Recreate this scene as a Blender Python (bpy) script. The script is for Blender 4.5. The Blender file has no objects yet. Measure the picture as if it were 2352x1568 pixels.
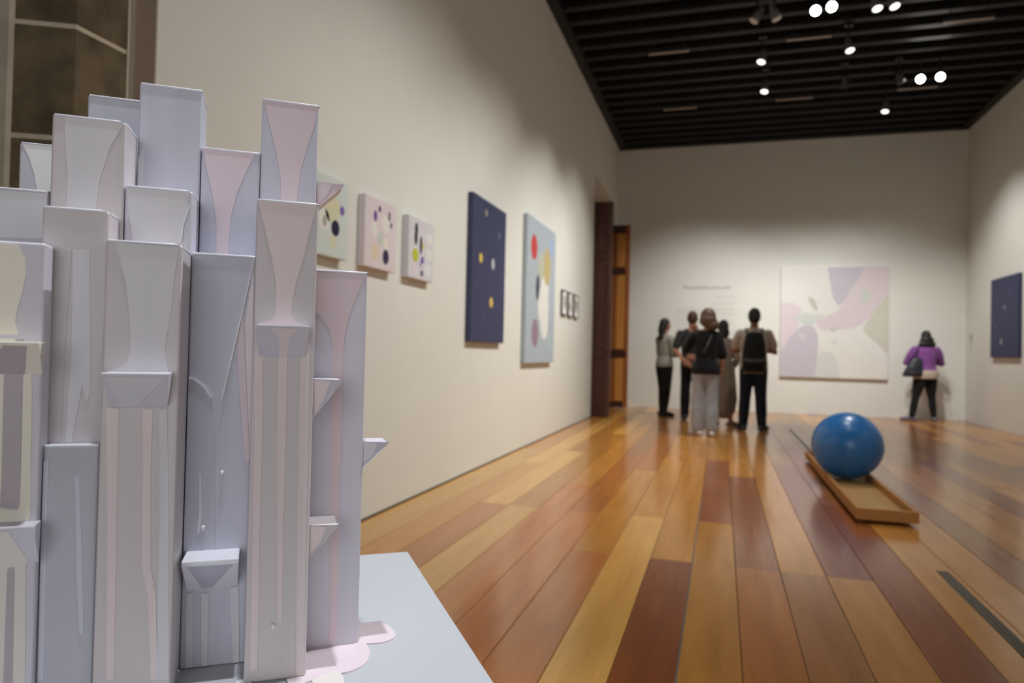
import bpy, bmesh, math, random
from mathutils import Vector, Matrix
from mathutils.geometry import tessellate_polygon
random.seed(7)
C = bpy.context.scene.collection
sc = bpy.context.scene
D = math.radians

# ------------------------------------------------------------------ camera
YAW, PITCH, ROLL, FPX, CAM_H = .2919, .0155, .0226, 1603.3, 1.05
fw = Vector((-math.sin(YAW)*math.cos(PITCH), math.cos(YAW)*math.cos(PITCH), math.sin(PITCH)))
rt = Vector((math.cos(YAW), math.sin(YAW), 0)); up = rt.cross(fw)
r2 = math.cos(ROLL)*rt + math.sin(ROLL)*up; u2 = math.cos(ROLL)*up - math.sin(ROLL)*rt
cd = bpy.data.cameras.new('camera'); cam = bpy.data.objects.new('camera', cd); C.objects.link(cam)
cam.matrix_world = Matrix(((r2.x, u2.x, -fw.x, 0), (r2.y, u2.y, -fw.y, 0), (r2.z, u2.z, -fw.z, CAM_H), (0, 0, 0, 1)))
cd.sensor_width = 36; cd.lens = 36*FPX/2352; cd.clip_start = .05; cd.clip_end = 100
cd.dof.use_dof = True; cd.dof.focus_distance = 1.06; cd.dof.aperture_fstop = 3.7; cd.dof.aperture_blades = 7
sc.camera = cam

# ------------------------------------------------------------------ world, exposure, lamps
w = bpy.data.worlds.new('world'); sc.world = w; w.use_nodes = True
w.node_tree.nodes['Background'].inputs[0].default_value = (.9, .92, 1, 1)
w.node_tree.nodes['Background'].inputs[1].default_value = .05
sc.view_settings.view_transform = 'Standard'; sc.view_settings.look = 'None'
sc.view_settings.exposure = EXPO = 0.0; sc.view_settings.gamma = 1; sc.view_settings.use_curve_mapping = False
WARM, COOL = (1, .99, .965), (.88, .93, 1)
XL, XR, YB, YF, ZC = -2.086, 4.211, 14.396, -4.0, 5.284
def spot(name, loc, target, power, size=60, blend=1.0, col=WARM, radius=.05):
    l = bpy.data.lights.new(name, 'SPOT'); l.energy = power; l.spot_size = D(size); l.spot_blend = blend
    l.color = col; l.shadow_soft_size = radius
    o = bpy.data.objects.new(name, l); C.objects.link(o); o.location = loc
    o.rotation_euler = (Vector(target)-Vector(loc)).to_track_quat('-Z', 'Y').to_euler()
    return o
# track lamps, then two unseen lamps added as fill: (position, aim, power, cone, colour)
LAMPS = [
 ((1.1, 3.0, 4.9), (-2.1, 3.3, -.4), 245, 80, WARM),
 ((1.1, 4.7, 4.9), (-2.1, 4.9, -.4), 330, 80, WARM),
 ((1.0, 6.4, 4.9), (-2.1, 6.5, -.4), 410, 80, WARM),
 ((.6, 8.2, 4.8), (-2.1, 8.4, .1), 540, 78, WARM),
 ((.35, 9.45, 4.8), (-2.1, 10.3, .3), 340, 80, WARM),
 ((.15, 10.9, 4.8), (-.6, 14.4, .6), 380, 70, WARM),
 ((.9, 10.9, 4.8), (.5, 14.4, .6), 280, 70, WARM),
 ((1.6, 10.9, 4.8), (1.5, 14.4, .6), 290, 70, WARM),
 ((2.2, 10.9, 4.8), (2.5, 14.4, .6), 310, 70, WARM),
 ((2.45, 11.6, 4.8), (4.2, 12.8, .4), 310, 86, WARM),
 ((2.4, 9.6, 4.8), (4.2, 10.2, .4), 260, 86, WARM),
 ((1.6, 8.2, 4.8), (1.05, 6.4, 0), 260, 60, WARM),
 ((-.42, .66, 5.0), (-.52, .95, .6), 560, 36, COOL),
 ((2.0, 3.4, 5.0), (-.5, 1.05, 1.1), 700, 22, COOL),
 ((2.6, .5, 4.9), (4.2, .5, 1.5), 200, 100, WARM),
 ((2.6, 4.5, 4.9), (4.2, 4.5, 1.2), 200, 100, WARM),
]
for i, (p, t, e, s, c_) in enumerate(LAMPS):
    spot('track_lamp_light', p, t, e, s, 1.0, c_)

# soft fill light added behind the camera, dressed as window daylight
al = bpy.data.lights.new('window_daylight', 'AREA'); al.shape = 'RECTANGLE'; al.size = 3.6; al.size_y = 3.4; al.energy = 86; al.color = (.93, .96, 1)
ao = bpy.data.objects.new('window_daylight', al); C.objects.link(ao); ao.location = (1.3, YF+.12, 2.4); ao.rotation_euler = (D(90), 0, 0)

# ------------------------------------------------------------------ helpers
def mat(name, col, rough=.6, spec=.4, noise=0, nscale=8, stretch=(1, 1, 1), col2=None, bump=0, coat=0, emit=None, metal=0, sheen=0):
    m = bpy.data.materials.new(name); m.use_nodes = True; nt = m.node_tree; b = nt.nodes['Principled BSDF']
    b.inputs['Roughness'].default_value = rough; b.inputs['Specular IOR Level'].default_value = spec
    b.inputs['Metallic'].default_value = metal; b.inputs['Coat Weight'].default_value = coat; b.inputs['Coat Roughness'].default_value = .12
    b.inputs['Sheen Weight'].default_value = sheen
    if emit:
        b.inputs['Emission Color'].default_value = (*emit[0], 1); b.inputs['Emission Strength'].default_value = emit[1]
    tc = nt.nodes.new('ShaderNodeTexCoord'); mp = nt.nodes.new('ShaderNodeMapping'); nz = nt.nodes.new('ShaderNodeTexNoise')
    nt.links.new(tc.outputs['Object'], mp.inputs[0]); mp.inputs['Scale'].default_value = stretch
    nt.links.new(mp.outputs[0], nz.inputs['Vector']); nz.inputs['Scale'].default_value = nscale; nz.inputs['Detail'].default_value = 5
    c2 = col2 or tuple(min(1, x*(1-noise)) for x in col)
    rp = nt.nodes.new('ShaderNodeValToRGB'); rp.color_ramp.elements[0].position = .35; rp.color_ramp.elements[1].position = .65
    rp.color_ramp.elements[0].color = (*c2, 1); rp.color_ramp.elements[1].color = (*col, 1)
    nt.links.new(nz.outputs['Fac'], rp.inputs[0]); nt.links.new(rp.outputs[0], b.inputs['Base Color'])
    if bump:
        bp = nt.nodes.new('ShaderNodeBump'); bp.inputs['Strength'].default_value = bump; bp.inputs['Distance'].default_value = .01
        nt.links.new(nz.outputs['Fac'], bp.inputs['Height']); nt.links.new(bp.outputs[0], b.inputs['Normal'])
    return m
def srgb(r, g, b):
    f = lambda x: ((x/255+.055)/1.055)**2.4 if x > 10 else x/255/12.92
    return (f(r), f(g), f(b))
def obj(name, bm, m, parent=None, smooth=False, loc=None):
    me = bpy.data.meshes.new(name); bmesh.ops.recalc_face_normals(bm, faces=bm.faces[:]); bm.to_mesh(me); bm.free()
    return mobj(name, me, m, parent, smooth, loc)
def mobj(name, me, m, parent=None, smooth=False, loc=None):
    if m and not me.materials: me.materials.append(m)
    if smooth:
        for p in me.polygons: p.use_smooth = True
    o = bpy.data.objects.new(name, me); C.objects.link(o)
    if parent: o.parent = parent
    if loc: o.location = loc
    return o
def tag(o, label=None, cat=None, group=None, kind=None):
    if label: o['label'] = label
    if cat: o['category'] = cat
    if group: o['group'] = group
    if kind: o['kind'] = kind
    return o
def thing(name, label, cat, loc=(0, 0, 0), rz=0, group=None):
    o = bpy.data.objects.new(name, None); C.objects.link(o); o.location = loc; o.rotation_euler = (0, 0, rz); o.empty_display_size = .1
    return tag(o, label, cat, group)
def box(bm, x0, x1, y0, y1, z0, z1, bev=0, seg=1):
    r = bmesh.ops.create_cube(bm, size=1, matrix=Matrix.Translation(((x0+x1)/2, (y0+y1)/2, (z0+z1)/2)) @ Matrix.Diagonal((x1-x0, y1-y0, z1-z0, 1)))
    if bev:
        es = list({e for v in r['verts'] for e in v.link_edges})
        bmesh.ops.bevel(bm, geom=es, offset=bev, segments=seg, profile=.5, affect='EDGES')
    return bm
def B(*a, **k): return box(bmesh.new(), *a, **k)
def prism(bm, pts, axis, a, b):
    """polygon pts extruded along axis ('x','y','z') from a to b"""
    mk = {'x': lambda p, t: (t, p[0], p[1]), 'y': lambda p, t: (p[0], t, p[1]), 'z': lambda p, t: (p[0], p[1], t)}[axis]
    v0 = [bm.verts.new(mk(p, a)) for p in pts]; v1 = [bm.verts.new(mk(p, b)) for p in pts]; n = len(pts)
    for i in range(n): bm.faces.new((v0[i], v0[(i+1) % n], v1[(i+1) % n], v1[i]))
    for t in tessellate_polygon([[Vector((p[0], p[1], 0)) for p in pts]]):
        for vv in (v0, v1):
            try: bm.faces.new([vv[i] for i in t])
            except ValueError: pass
    return bm
def tube(bm, pts, rad, n=12, flat=1.0, ref=None):
    """closed tapering tube; rad per point, flat squeezes it along ref"""
    pts = [Vector(p) for p in pts]; rings = []
    for i, p in enumerate(pts):
        t = (pts[min(i+1, len(pts)-1)] - pts[max(i-1, 0)]).normalized()
        a = Vector(ref) if ref else (Vector((1, 0, 0)) if abs(t.x) < .8 else Vector((0, 1, 0)))
        s = t.cross(a).normalized(); q = s.cross(t).normalized()
        rings.append([bm.verts.new(p + s*math.cos(2*math.pi*k/n)*rad[i] + q*math.sin(2*math.pi*k/n)*rad[i]*flat) for k in range(n)])
    for a, b in zip(rings, rings[1:]):
        for k in range(n): bm.faces.new((a[k], a[(k+1) % n], b[(k+1) % n], b[k]))
    bm.faces.new(rings[0][::-1]); bm.faces.new(rings[-1])
    return bm
def limb(bm, pts, rad, n=12):
    tube(bm, pts, rad, n)
    for p, r in zip(pts, rad): ball(bm, p, (r, r, r), 8)
def loft(bm, rings, n=24):
    """rings (x, y, z, rx, ry) of horizontal ellipses"""
    R = [[bm.verts.new((x+rx*math.cos(2*math.pi*k/n), y+ry*math.sin(2*math.pi*k/n), z)) for k in range(n)] for x, y, z, rx, ry in rings]
    for a, b in zip(R, R[1:]):
        for k in range(n): bm.faces.new((a[k], a[(k+1) % n], b[(k+1) % n], b[k]))
    bm.faces.new(R[0][::-1]); bm.faces.new(R[-1])
    return bm
def ball(bm, c, r, n=14):
    bmesh.ops.create_uvsphere(bm, u_segments=max(8, n), v_segments=max(6, n//2+2), radius=1, matrix=Matrix.Translation(c) @ Matrix.Diagonal((*r, 1)))
    return bm
def remesh(name, bm, voxel, m, parent, smooth_it=4):
    bmesh.ops.recalc_face_normals(bm, faces=bm.faces[:])
    me = bpy.data.meshes.new('t'); bm.to_mesh(me); bm.free()
    o = bpy.data.objects.new('t', me); C.objects.link(o)
    md = o.modifiers.new('r', 'REMESH'); md.mode = 'VOXEL'; md.voxel_size = voxel
    if smooth_it:
        ms = o.modifiers.new('s', 'SMOOTH'); ms.iterations = smooth_it; ms.factor = .5
    dg = bpy.context.evaluated_depsgraph_get(); nm = bpy.data.meshes.new_from_object(o.evaluated_get(dg)); nm.name = name
    bpy.data.objects.remove(o); bpy.data.meshes.remove(me)
    nm.materials.clear()
    return mobj(name, nm, m, parent, True)
def cat_rom(P, k=4):
    out = []; n = len(P)
    for i in range(n):
        p0, p1, p2, p3 = P[i-1], P[i], P[(i+1) % n], P[(i+2) % n]
        for j in range(k):
            t = j/k
            out.append(tuple(.5*(2*p1[d]+(p2[d]-p0[d])*t+(2*p0[d]-5*p1[d]+4*p2[d]-p3[d])*t*t+(3*p1[d]-p0[d]-3*p2[d]+p3[d])*t**3) for d in (0, 1)))
    return out
def ellipse(cx, cy, rx, ry, n=22): return [(cx+rx*math.cos(2*math.pi*i/n), cy+ry*math.sin(2*math.pi*i/n)) for i in range(n)]
def struct(name, bm, m, parent=None):
    o = obj(name, bm, m, parent)
    if not parent: o['kind'] = 'structure'
    return o
def chaikin(P, it=2):
    for _ in range(it):
        Q = []
        for p, q in zip(P, P[1:]+P[:1]):
            if all(min(c, 1-c) < .01 for c in (p[0],)) and min(q[0], 1-q[0]) < .01 or min(p[1], 1-p[1]) < .01 and min(q[1], 1-q[1]) < .01: Q += [p, q]
            else: Q += [(.75*p[0]+.25*q[0], .75*p[1]+.25*q[1]), (.25*p[0]+.75*q[0], .25*p[1]+.75*q[1])]
        P = [p for i, p in enumerate(Q) if math.dist(p, Q[i-1]) > 1e-4]
    return P

# ------------------------------------------------------------------ room shell
M_wall = mat('wall_paint', srgb(222, 222, 213), .75, .2, .02, 3)
M_wallb = mat('wall_paint_back', srgb(221, 221, 213), .75, .2, .02, 3)
M_dark = mat('black_ceiling', (.013, .012, .011), .55, .3, .3, 6)
M_red = mat('dark_red_boards', (.020, .011, .009), .6, .3, .0, 2, (1, .3, 1), (.013, .011, .009))
M_sub = mat('subfloor', (.03, .022, .016), .8, .2)
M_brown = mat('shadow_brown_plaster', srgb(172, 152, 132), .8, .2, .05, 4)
OP0, OP1, OPZ = 11.60, 13.93, 4.07     # doorway in the left wall
bm = bmesh.new()
box(bm, XL-.101, XL, 2.14, OP0, 0, ZC+.25); box(bm, XL-.101, XL, OP1, YB+.1, 0, ZC+.25); box(bm, XL-.101, XL, OP0, OP1, OPZ, ZC+.25)
box(bm, XL-.75, XL-.101, OP0-.25, OP0, 0, OPZ+.3); box(bm, XL-.75, XL-.101, OP1, OP1+.25, 0, OPZ+.3); box(bm, XL-.75, XL-.101, OP0, OP1, OPZ, OPZ+.3)
struct('wall_left', bm, M_wall)
struct('wall_passage', B(XL-2.3, XL-2.2, 9.5, 16.5, 0, ZC), M_wall)
struct('wall_back', B(XL-2.3, XR+.2, YB, YB+.15, 0, ZC+.25), M_wallb)
struct('wall_right', B(XR, XR+.15, YF, YB, 0, ZC+.25), M_wallb)
struct('wall_front', B(-5.2, XR+.2, YF-.15, YF, 0, ZC+.25), M_wall)
struct('wall_entrance', B(-5.2, -5.05, YF, 9.5, 0, ZC+.25), M_wall)
fl_ = struct('floor', B(-5.2, XR+.1, YF, YB+.1, -.06, -.024), M_sub)
# floor boards, each its own
WOOD = {}
def wood(name, c1, c2, rough=.24, coat=.3):
    m = bpy.data.materials.new('wood_'+name); m.use_nodes = True; nt = m.node_tree; b = nt.nodes['Principled BSDF']; L = nt.links
    tc = nt.nodes.new('ShaderNodeTexCoord'); oi = nt.nodes.new('ShaderNodeObjectInfo'); ad = nt.nodes.new('ShaderNodeVectorMath'); ad.operation = 'ADD'
    mu = nt.nodes.new('ShaderNodeMath'); mu.operation = 'MULTIPLY'; mu.inputs[1].default_value = 37
    L.new(oi.outputs['Random'], mu.inputs[0]); L.new(tc.outputs['Object'], ad.inputs[0]); L.new(mu.outputs[0], ad.inputs[1])
    mp = nt.nodes.new('ShaderNodeMapping'); mp.inputs['Scale'].default_value = (9, .8, 9); L.new(ad.outputs[0], mp.inputs[0])
    nz = nt.nodes.new('ShaderNodeTexNoise'); nz.inputs['Scale'].default_value = 1.6; nz.inputs['Detail'].default_value = 2; nz.inputs['Distortion'].default_value = .15
    L.new(mp.outputs[0], nz.inputs['Vector'])
    mp2 = nt.nodes.new('ShaderNodeMapping'); mp2.inputs['Scale'].default_value = (70, 3, 70); L.new(ad.outputs[0], mp2.inputs[0])
    n2 = nt.nodes.new('ShaderNodeTexNoise'); n2.inputs['Scale'].default_value = 1; n2.inputs['Detail'].default_value = 4; L.new(mp2.outputs[0], n2.inputs['Vector'])
    rp = nt.nodes.new('ShaderNodeValToRGB'); rp.color_ramp.elements[0].position = .25; rp.color_ramp.elements[1].position = .75
    rp.color_ramp.elements[0].color = (*c2, 1); rp.color_ramp.elements[1].color = (*c1, 1); L.new(nz.outputs['Fac'], rp.inputs[0])
    mr = nt.nodes.new('ShaderNodeMapRange'); mr.inputs[1].default_value = .3; mr.inputs[2].default_value = .7; mr.inputs[3].default_value = .93; mr.inputs[4].default_value = 1.05
    L.new(n2.outputs['Fac'], mr.inputs[0])
    mx = nt.nodes.new('ShaderNodeMix'); mx.data_type = 'RGBA'; mx.blend_type = 'MULTIPLY'; mx.inputs[0].default_value = 1
    L.new(rp.outputs[0], mx.inputs[6]); L.new(mr.outputs[0], mx.inputs[7])
    hs = nt.nodes.new('ShaderNodeHueSaturation'); mv = nt.nodes.new('ShaderNodeMapRange'); mv.inputs[3].default_value = .86; mv.inputs[4].default_value = 1.14
    L.new(oi.outputs['Random'], mv.inputs[0]); L.new(mv.outputs[0], hs.inputs['Value']); L.new(mx.outputs[2], hs.inputs['Color'])
    L.new(hs.outputs[0], b.inputs['Base Color'])
    b.inputs['Roughness'].default_value = rough; b.inputs['Coat Weight'].default_value = coat; b.inputs['Coat Roughness'].default_value = .12; b.inputs['Specular IOR Level'].default_value = .4
    WOOD[name] = m
    return m
wood('tan', srgb(194, 134, 60), srgb(174, 116, 48)); wood('yellow', srgb(212, 160, 84), srgb(194, 142, 70))
wood('orange', srgb(188, 120, 58), srgb(168, 100, 44)); wood('red', srgb(152, 86, 44), srgb(132, 70, 34))
wood('brown', srgb(168, 114, 62), srgb(148, 96, 48)); wood('mauve', srgb(150, 92, 56), srgb(132, 76, 46))
STEP, Y0 = .93, 3.70
FORCE = {  # row: (board ends in steps from Y0, {step of a board's near end: colour})
 -2: ([-8, -5, 0, 4, 8, 12], {-5: 'red', 0: 'tan', 4: 'tan'}), -1: ([-8, -4, 1, 4, 9, 12], {-4: 'tan', 1: 'mauve', 4: 'tan'}),
 0: ([-8, -5, 0, 3, 7, 12], {-5: 'orange', 0: 'mauve', 3: 'tan'}), 1: ([-8, -5, 0, 5, 12], {-5: 'brown', 0: 'tan', 5: 'tan'}),
 2: ([-8, -4, 0, 4, 12], {-4: 'tan', 0: 'mauve', 4: 'brown'}), 3: ([-8, -5, 2, 6, 12], {-5: 'red', 2: 'mauve'}),
 4: ([-8, -3, 5, 12], {-3: 'tan', 5: 'brown'}), -3: ([-8, -4, 1, 5, 12], {-4: 'yellow', 1: 'tan'}),
 -4: ([-8, -5, 0, 3, 12], {-5: 'orange', 0: 'tan', 3: 'orange'}), -5: ([-8, -3, 1, 4, 12], {-3: 'orange', 1: 'orange'}),
 -6: ([-8, -3, 2, 12], {-3: 'orange', 2: 'tan'}), -7: ([-8, -4, 1, 6, 12], {-4: 'yellow', 1: 'tan', 6: 'yellow'}), -8: ([-8, -2, 1, 4, 12], {-2: 'orange', 1: 'yellow', 4: 'tan'}),
 -9: ([-8, -3, 3, 12], {-3: 'tan', 3: 'yellow'}), -10: ([-8, -1, 4, 12], {-1: 'yellow', 4: 'tan'})}
cache = {}
def plank(x0, x1, y0, y1, m):
    k = (round(x1-x0, 3), round(y1-y0, 3), m.name)
    if k not in cache:
        bm = B(-(x1-x0)/2+.0016, (x1-x0)/2-.0016, -(y1-y0)/2+.0008, (y1-y0)/2-.0008, -.022, 0, .0012)
        me = bpy.data.meshes.new('floor_board'); bm.to_mesh(me); bm.free(); me.materials.append(m); cache[k] = me
    o = bpy.data.objects.new('floor_board', cache[k]); C.objects.link(o); o.parent = fl_
    o.location = ((x0+x1)/2, (y0+y1)/2, random.uniform(-.0007, 0))
rng = random.Random(11)
for k in range(-11, 20):
    x0, x1 = max(.085+.21*k, XL), min(.085+.21*(k+1), XR)
    if x1-x0 < .02: continue
    ends, cols = FORCE.get(k, (None, {}))
    if not ends:
        ends = [-8]
        while ends[-1] < 12: ends.append(min(12, ends[-1]+rng.choice((3, 4, 5, 6))))
    for a, b in zip(ends, ends[1:]):
        ya, yb = max(Y0+STEP*a, YF), min(Y0+STEP*b, YB)
        c_ = cols.get(a) or rng.choice(('tan', 'tan', 'brown', 'orange', 'tan', 'mauve', 'yellow') if k < 5 else ('tan', 'brown', 'tan', 'brown', 'mauve', 'tan'))
        plank(x0, x1, ya, yb, WOOD[c_])
for x in (-2.28, -2.49, -2.70, -2.91):          # boards running on through the doorway
    plank(x-.016-.21+.21, x+.194, OP0, OP1, WOOD['tan'])
struct('baseboard_left', B(XL, XL+.006, 2.14, OP0, 0, .012), mat('wall_foot_gap', srgb(90, 84, 74), .8, .1))
gap = obj('joint_filler', B(-.128, -.121, -1, 5.4, -.02, .0004), mat('grey_filler', srgb(96, 92, 86), .6), fl_); gap['label'] = 'grey filler strip in a wide floor joint'
tag(obj('floor_tape', B(1.052, 1.106, 1.6, 4.0, .0002, .0012), mat('grey_tape', srgb(92, 86, 74), .55, .3, .1, 20)),
    'strip of dark grey tape stuck along a floor board at lower right', 'tape')
tag(obj('floor_tape', B(.975, 1.005, 8.6, 11.2, .0002, .0012), mat('brown_tape', srgb(78, 60, 44), .55, .3, .1, 20)),
    'thin dark brown tape strip on the floor behind the wooden tray', 'tape')
# ceiling: boards above dark joists, ledger round the edge
ce = struct('ceiling', B(-5.2, XR+.2, YF-.1, YB+.1, ZC+.20, ZC+.25), M_red)
jb = B(XL, XR, -.055, .055, ZC+.01, ZC+.2, .004); jm = bpy.data.meshes.new('joist'); jb.to_mesh(jm); jb.free(); jm.materials.append(M_dark)
y = 14.02
while y > YF:
    o = bpy.data.objects.new('joist', jm); C.objects.link(o); o.parent = ce; o.location = (0, y, 0); y -= .375
for nm_, a in (('ledger', (XL, XL+.14, 2.1, YB, ZC-.02, ZC+.2)), ('ledger', (XR-.14, XR, YF, YB, ZC-.02, ZC+.2)), ('ledger', (XL, XR, YB-.16, YB, ZC-.02, ZC+.2))):
    obj(nm_, B(*a), M_dark, ce)
# stone door jamb at far left, in courses with pale mortar joints
M_stone = mat('grey_brown_stone', srgb(120, 106, 84), .9, .15, 0, 7, (1, 1, 1), srgb(86, 76, 60), .5)
M_mort = mat('pale_mortar', srgb(212, 200, 176), .9, .1, .1, 20)
pl = struct('trim_1', prism(bmesh.new(), [(-2.1885, 2.13), (-2.1885, 1.8835), (-2.3585, 1.7975), (-2.55, 1.7975), (-2.55, 2.13)], 'z', 0, ZC), M_mort)
zc_ = 1.761-.396*4
rs = random.Random(3)
while zc_ < 5.0:
    za, zb_ = max(zc_+.009, 0), zc_+.396-.009
    j = rs.uniform(0, .0015)
    bm = prism(bmesh.new(), [(-2.187+j, 2.098), (-2.187+j, 1.882), (-2.359, 1.795-j), (-2.42, 1.795-j), (-2.42, 2.098)], 'z', za, zb_)
    bmesh.ops.bevel(bm, geom=[e for e in bm.edges if e.calc_face_angle(0) > .5], offset=.006, segments=2, profile=.6, affect='EDGES')
    obj('stone_block', bm, M_stone, pl); zc_ += .396
obj('plaster_strip', B(-2.1862, -2.1825, 2.099, 2.1315, 0, ZC), mat('pale_plaster_strip', srgb(206, 196, 176), .8, .1), pl)
struct('trim_2', prism(bmesh.new(), [(-2.36, 1.80), (-2.362, 1.775), (-5.05, .9), (-5.05, 1.8)], 'z', 0, ZC), mat('old_plaster', srgb(196, 188, 168), .85, .1, .2, 5, (1, 1, 1), None, .2))
struct('trim_3', B(XL-.101, XL-.0005, 2.132, 2.14, 0, ZC), M_brown)  # wall end in shadow: the shade is put into this brown strip
# timber double door, leaves folded out; shade and lamplight put into their colours
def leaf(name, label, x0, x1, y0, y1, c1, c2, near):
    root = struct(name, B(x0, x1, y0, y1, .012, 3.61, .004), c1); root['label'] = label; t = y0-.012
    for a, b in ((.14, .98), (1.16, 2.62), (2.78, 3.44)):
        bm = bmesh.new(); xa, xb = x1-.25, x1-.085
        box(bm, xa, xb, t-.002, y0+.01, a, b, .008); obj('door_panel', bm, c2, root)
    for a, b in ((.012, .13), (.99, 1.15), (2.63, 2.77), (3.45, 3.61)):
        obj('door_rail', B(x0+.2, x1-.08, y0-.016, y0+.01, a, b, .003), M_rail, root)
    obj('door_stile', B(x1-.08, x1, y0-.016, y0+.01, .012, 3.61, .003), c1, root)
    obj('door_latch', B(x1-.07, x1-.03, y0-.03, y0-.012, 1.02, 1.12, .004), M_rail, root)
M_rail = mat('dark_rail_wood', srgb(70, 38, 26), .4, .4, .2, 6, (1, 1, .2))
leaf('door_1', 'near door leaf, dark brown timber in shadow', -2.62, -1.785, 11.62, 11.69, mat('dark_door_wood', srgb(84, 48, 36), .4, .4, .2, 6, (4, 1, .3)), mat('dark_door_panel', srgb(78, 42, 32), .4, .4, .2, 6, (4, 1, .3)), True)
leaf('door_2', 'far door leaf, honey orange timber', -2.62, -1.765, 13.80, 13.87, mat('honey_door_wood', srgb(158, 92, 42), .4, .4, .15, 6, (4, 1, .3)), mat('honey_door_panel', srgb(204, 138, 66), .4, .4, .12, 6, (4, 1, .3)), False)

wn = struct('window_1', B(-.6, 3.2, YF+.001, YF+.05, .6, 4.2, .01), mat('window_pane', srgb(200, 210, 220), .1, .5))  # unseen window added to go with the fill light
M_wf = mat('window_frame_wood', srgb(96, 60, 38), .5, .3, .2, 6)
for x in (-.6, .65, 1.9, 3.12): obj('window_bar', B(x, x+.08, YF+.04, YF+.09, .6, 4.2, .004), M_wf, wn)
for z in (.6, 2.4, 4.12): obj('window_bar', B(-.6, 3.2, YF+.04, YF+.085, z, z+.08, .004), M_wf, wn)

# ------------------------------------------------------------------ paintings
PC = {}
def paint(r, g, b):
    k = (r, g, b)
    if k not in PC: PC[k] = mat('paint_%d_%d_%d' % k, srgb(r, g, b), .6, .3, .03, 12)
    return PC[k]
def blob(parent, poly, W, Hh, m, lift, name='paint_dot'):
    """poly in fractions (a from left, b from top) on a canvas whose local frame is x right, z up, front at y=0"""
    bm = prism(bmesh.new(), [(a*W, Hh*(1-b)) for a, b in poly], 'y', -lift, .0002)
    return obj(name, bm, m, parent)
def canvas(name, label, loc, rz, W, Hh, T, col, dots, group=None, side=None):
    """loc = lower left corner of the front face"""
    t = thing(name, label, 'painting', loc, rz, group)
    obj('canvas', B(0, W, 0, T-.0022, 0, Hh, .004, 2), paint(*col), t)
    for i, (a, b, ra, rb, c_) in enumerate(dots):
        blob(t, [(min(max(p, .003), .997), min(max(q, .003), .997)) for p, q in ellipse(a, b, ra, rb*W/Hh)], W, Hh, paint(*c_), .0006+.0002*(i % 4))
    return t
T = .05; X1 = XL+T; LR = D(90)           # left wall: front faces +X; local x runs along +Y
def onleft(name, label, y0, y1, z0, z1, col, dots, group=None): return canvas(name, label, (X1, y0, z0), LR, y1-y0, z1-z0, T, col, dots, group)
# local +y must point into the wall: with rz=90deg local y -> -X, good
G1 = 'small square dotted canvases on the left wall'
onleft('dotted_canvas', 'small pale mint dotted canvas half hidden behind the white sculpture', 3.06, 3.50, 1.545, 1.98, (210, 219, 214), [
 (.62, .40, .17, .19, (216, 214, 180)), (.85, .38, .055, .06, (128, 100, 168)), (.80, .30, .012, .03, (190, 196, 190)), (.70, .63, .095, .1, (38, 34, 66)), (.44, .56, .12, .13, (230, 230, 222)), (.45, .58, .045, .07, (168, 170, 158)), (.66, .80, .08, .09, (216, 216, 186)), (.25, .25, .1, .1, (230, 230, 222)), (.2, .75, .09, .09, (150, 170, 190))], G1)
onleft('dotted_canvas', 'small pink dotted canvas between the mint one and the lavender one', 3.695, 4.105, 1.545, 1.975, (221, 210, 212), [
 (.44, .14, .04, .05, (70, 58, 86)), (.31, .26, .055, .08, (110, 78, 150)), (.76, .19, .035, .08, (96, 92, 108)), (.83, .31, .03, .05, (88, 76, 110)), (.65, .33, .13, .13, (228, 226, 218)), (.29, .45, .1, .11, (228, 226, 218)), (.49, .55, .085, .1, (200, 208, 196)), (.65, .61, .085, .09, (230, 226, 214)), (.32, .77, .12, .12, (226, 208, 180)), (.67, .80, .1, .115, (56, 44, 76))], G1)
onleft('dotted_canvas', 'small lavender grey dotted canvas nearest the tall navy canvas', 4.30, 4.725, 1.545, 1.97, (212, 210, 214), [
 (.28, .19, .06, .1, (46, 56, 54)), (.27, .33, .06, .13, (44, 54, 52)), (.47, .43, .05, .15, (52, 56, 56)), (.57, .43, .04, .05, (220, 206, 120)), (.26, .62, .12, .11, (190, 194, 62)), (.54, .67, .06, .06, (98, 70, 160)), (.47, .75, .03, .05, (150, 138, 190)), (.53, .89, .05, .05, (52, 48, 96)), (.81, .28, .12, .11, (226, 226, 220)), (.80, .55, .11, .1, (224, 224, 218)), (.76, .82, .11, .1, (226, 226, 222)), (.25, .85, .1, .1, (222, 210, 216))], G1)
onleft('navy_canvas', 'tall navy blue canvas with yellow specks on the left wall', 5.545, 6.49, 1.135, 2.405, (62, 66, 96), [
 (.37, .09, .035, .035, (150, 146, 130)), (.78, .20, .03, .03, (110, 114, 134)), (.24, .42, .045, .045, (224, 196, 92)), (.60, .43, .045, .055, (190, 192, 196)), (.57, .71, .05, .05, (224, 196, 92)), (.37, .82, .03, .03, (78, 80, 108)), (.15, .62, .02, .02, (78, 80, 108))])
gc = onleft('grey_canvas', 'tall blue grey canvas with a red disc and white blot', 7.27, 8.61, .935, 2.565, (172, 183, 191), [
 (.22, .20, .105, .105, (196, 72, 66)), (.83, .14, .06, .09, (156, 180, 216)), (.68, .29, .13, .17, (192, 176, 122)), (.47, .31, .11, .12, (190, 190, 170)),
 (.61, .45, .14, .16, (226, 226, 220)), (.57, .58, .19, .19, (226, 226, 220)), (.62, .70, .15, .16, (226, 226, 220)), (.36, .47, .06, .11, (70, 74, 82)), (.53, .57, .07, .09, (66, 68, 76)), (.71, .71, .07, .1, (84, 82, 96)), (.30, .79, .11, .12, (150, 128, 142)), (.82, .84, .08, .07, (174, 194, 194))])
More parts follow.
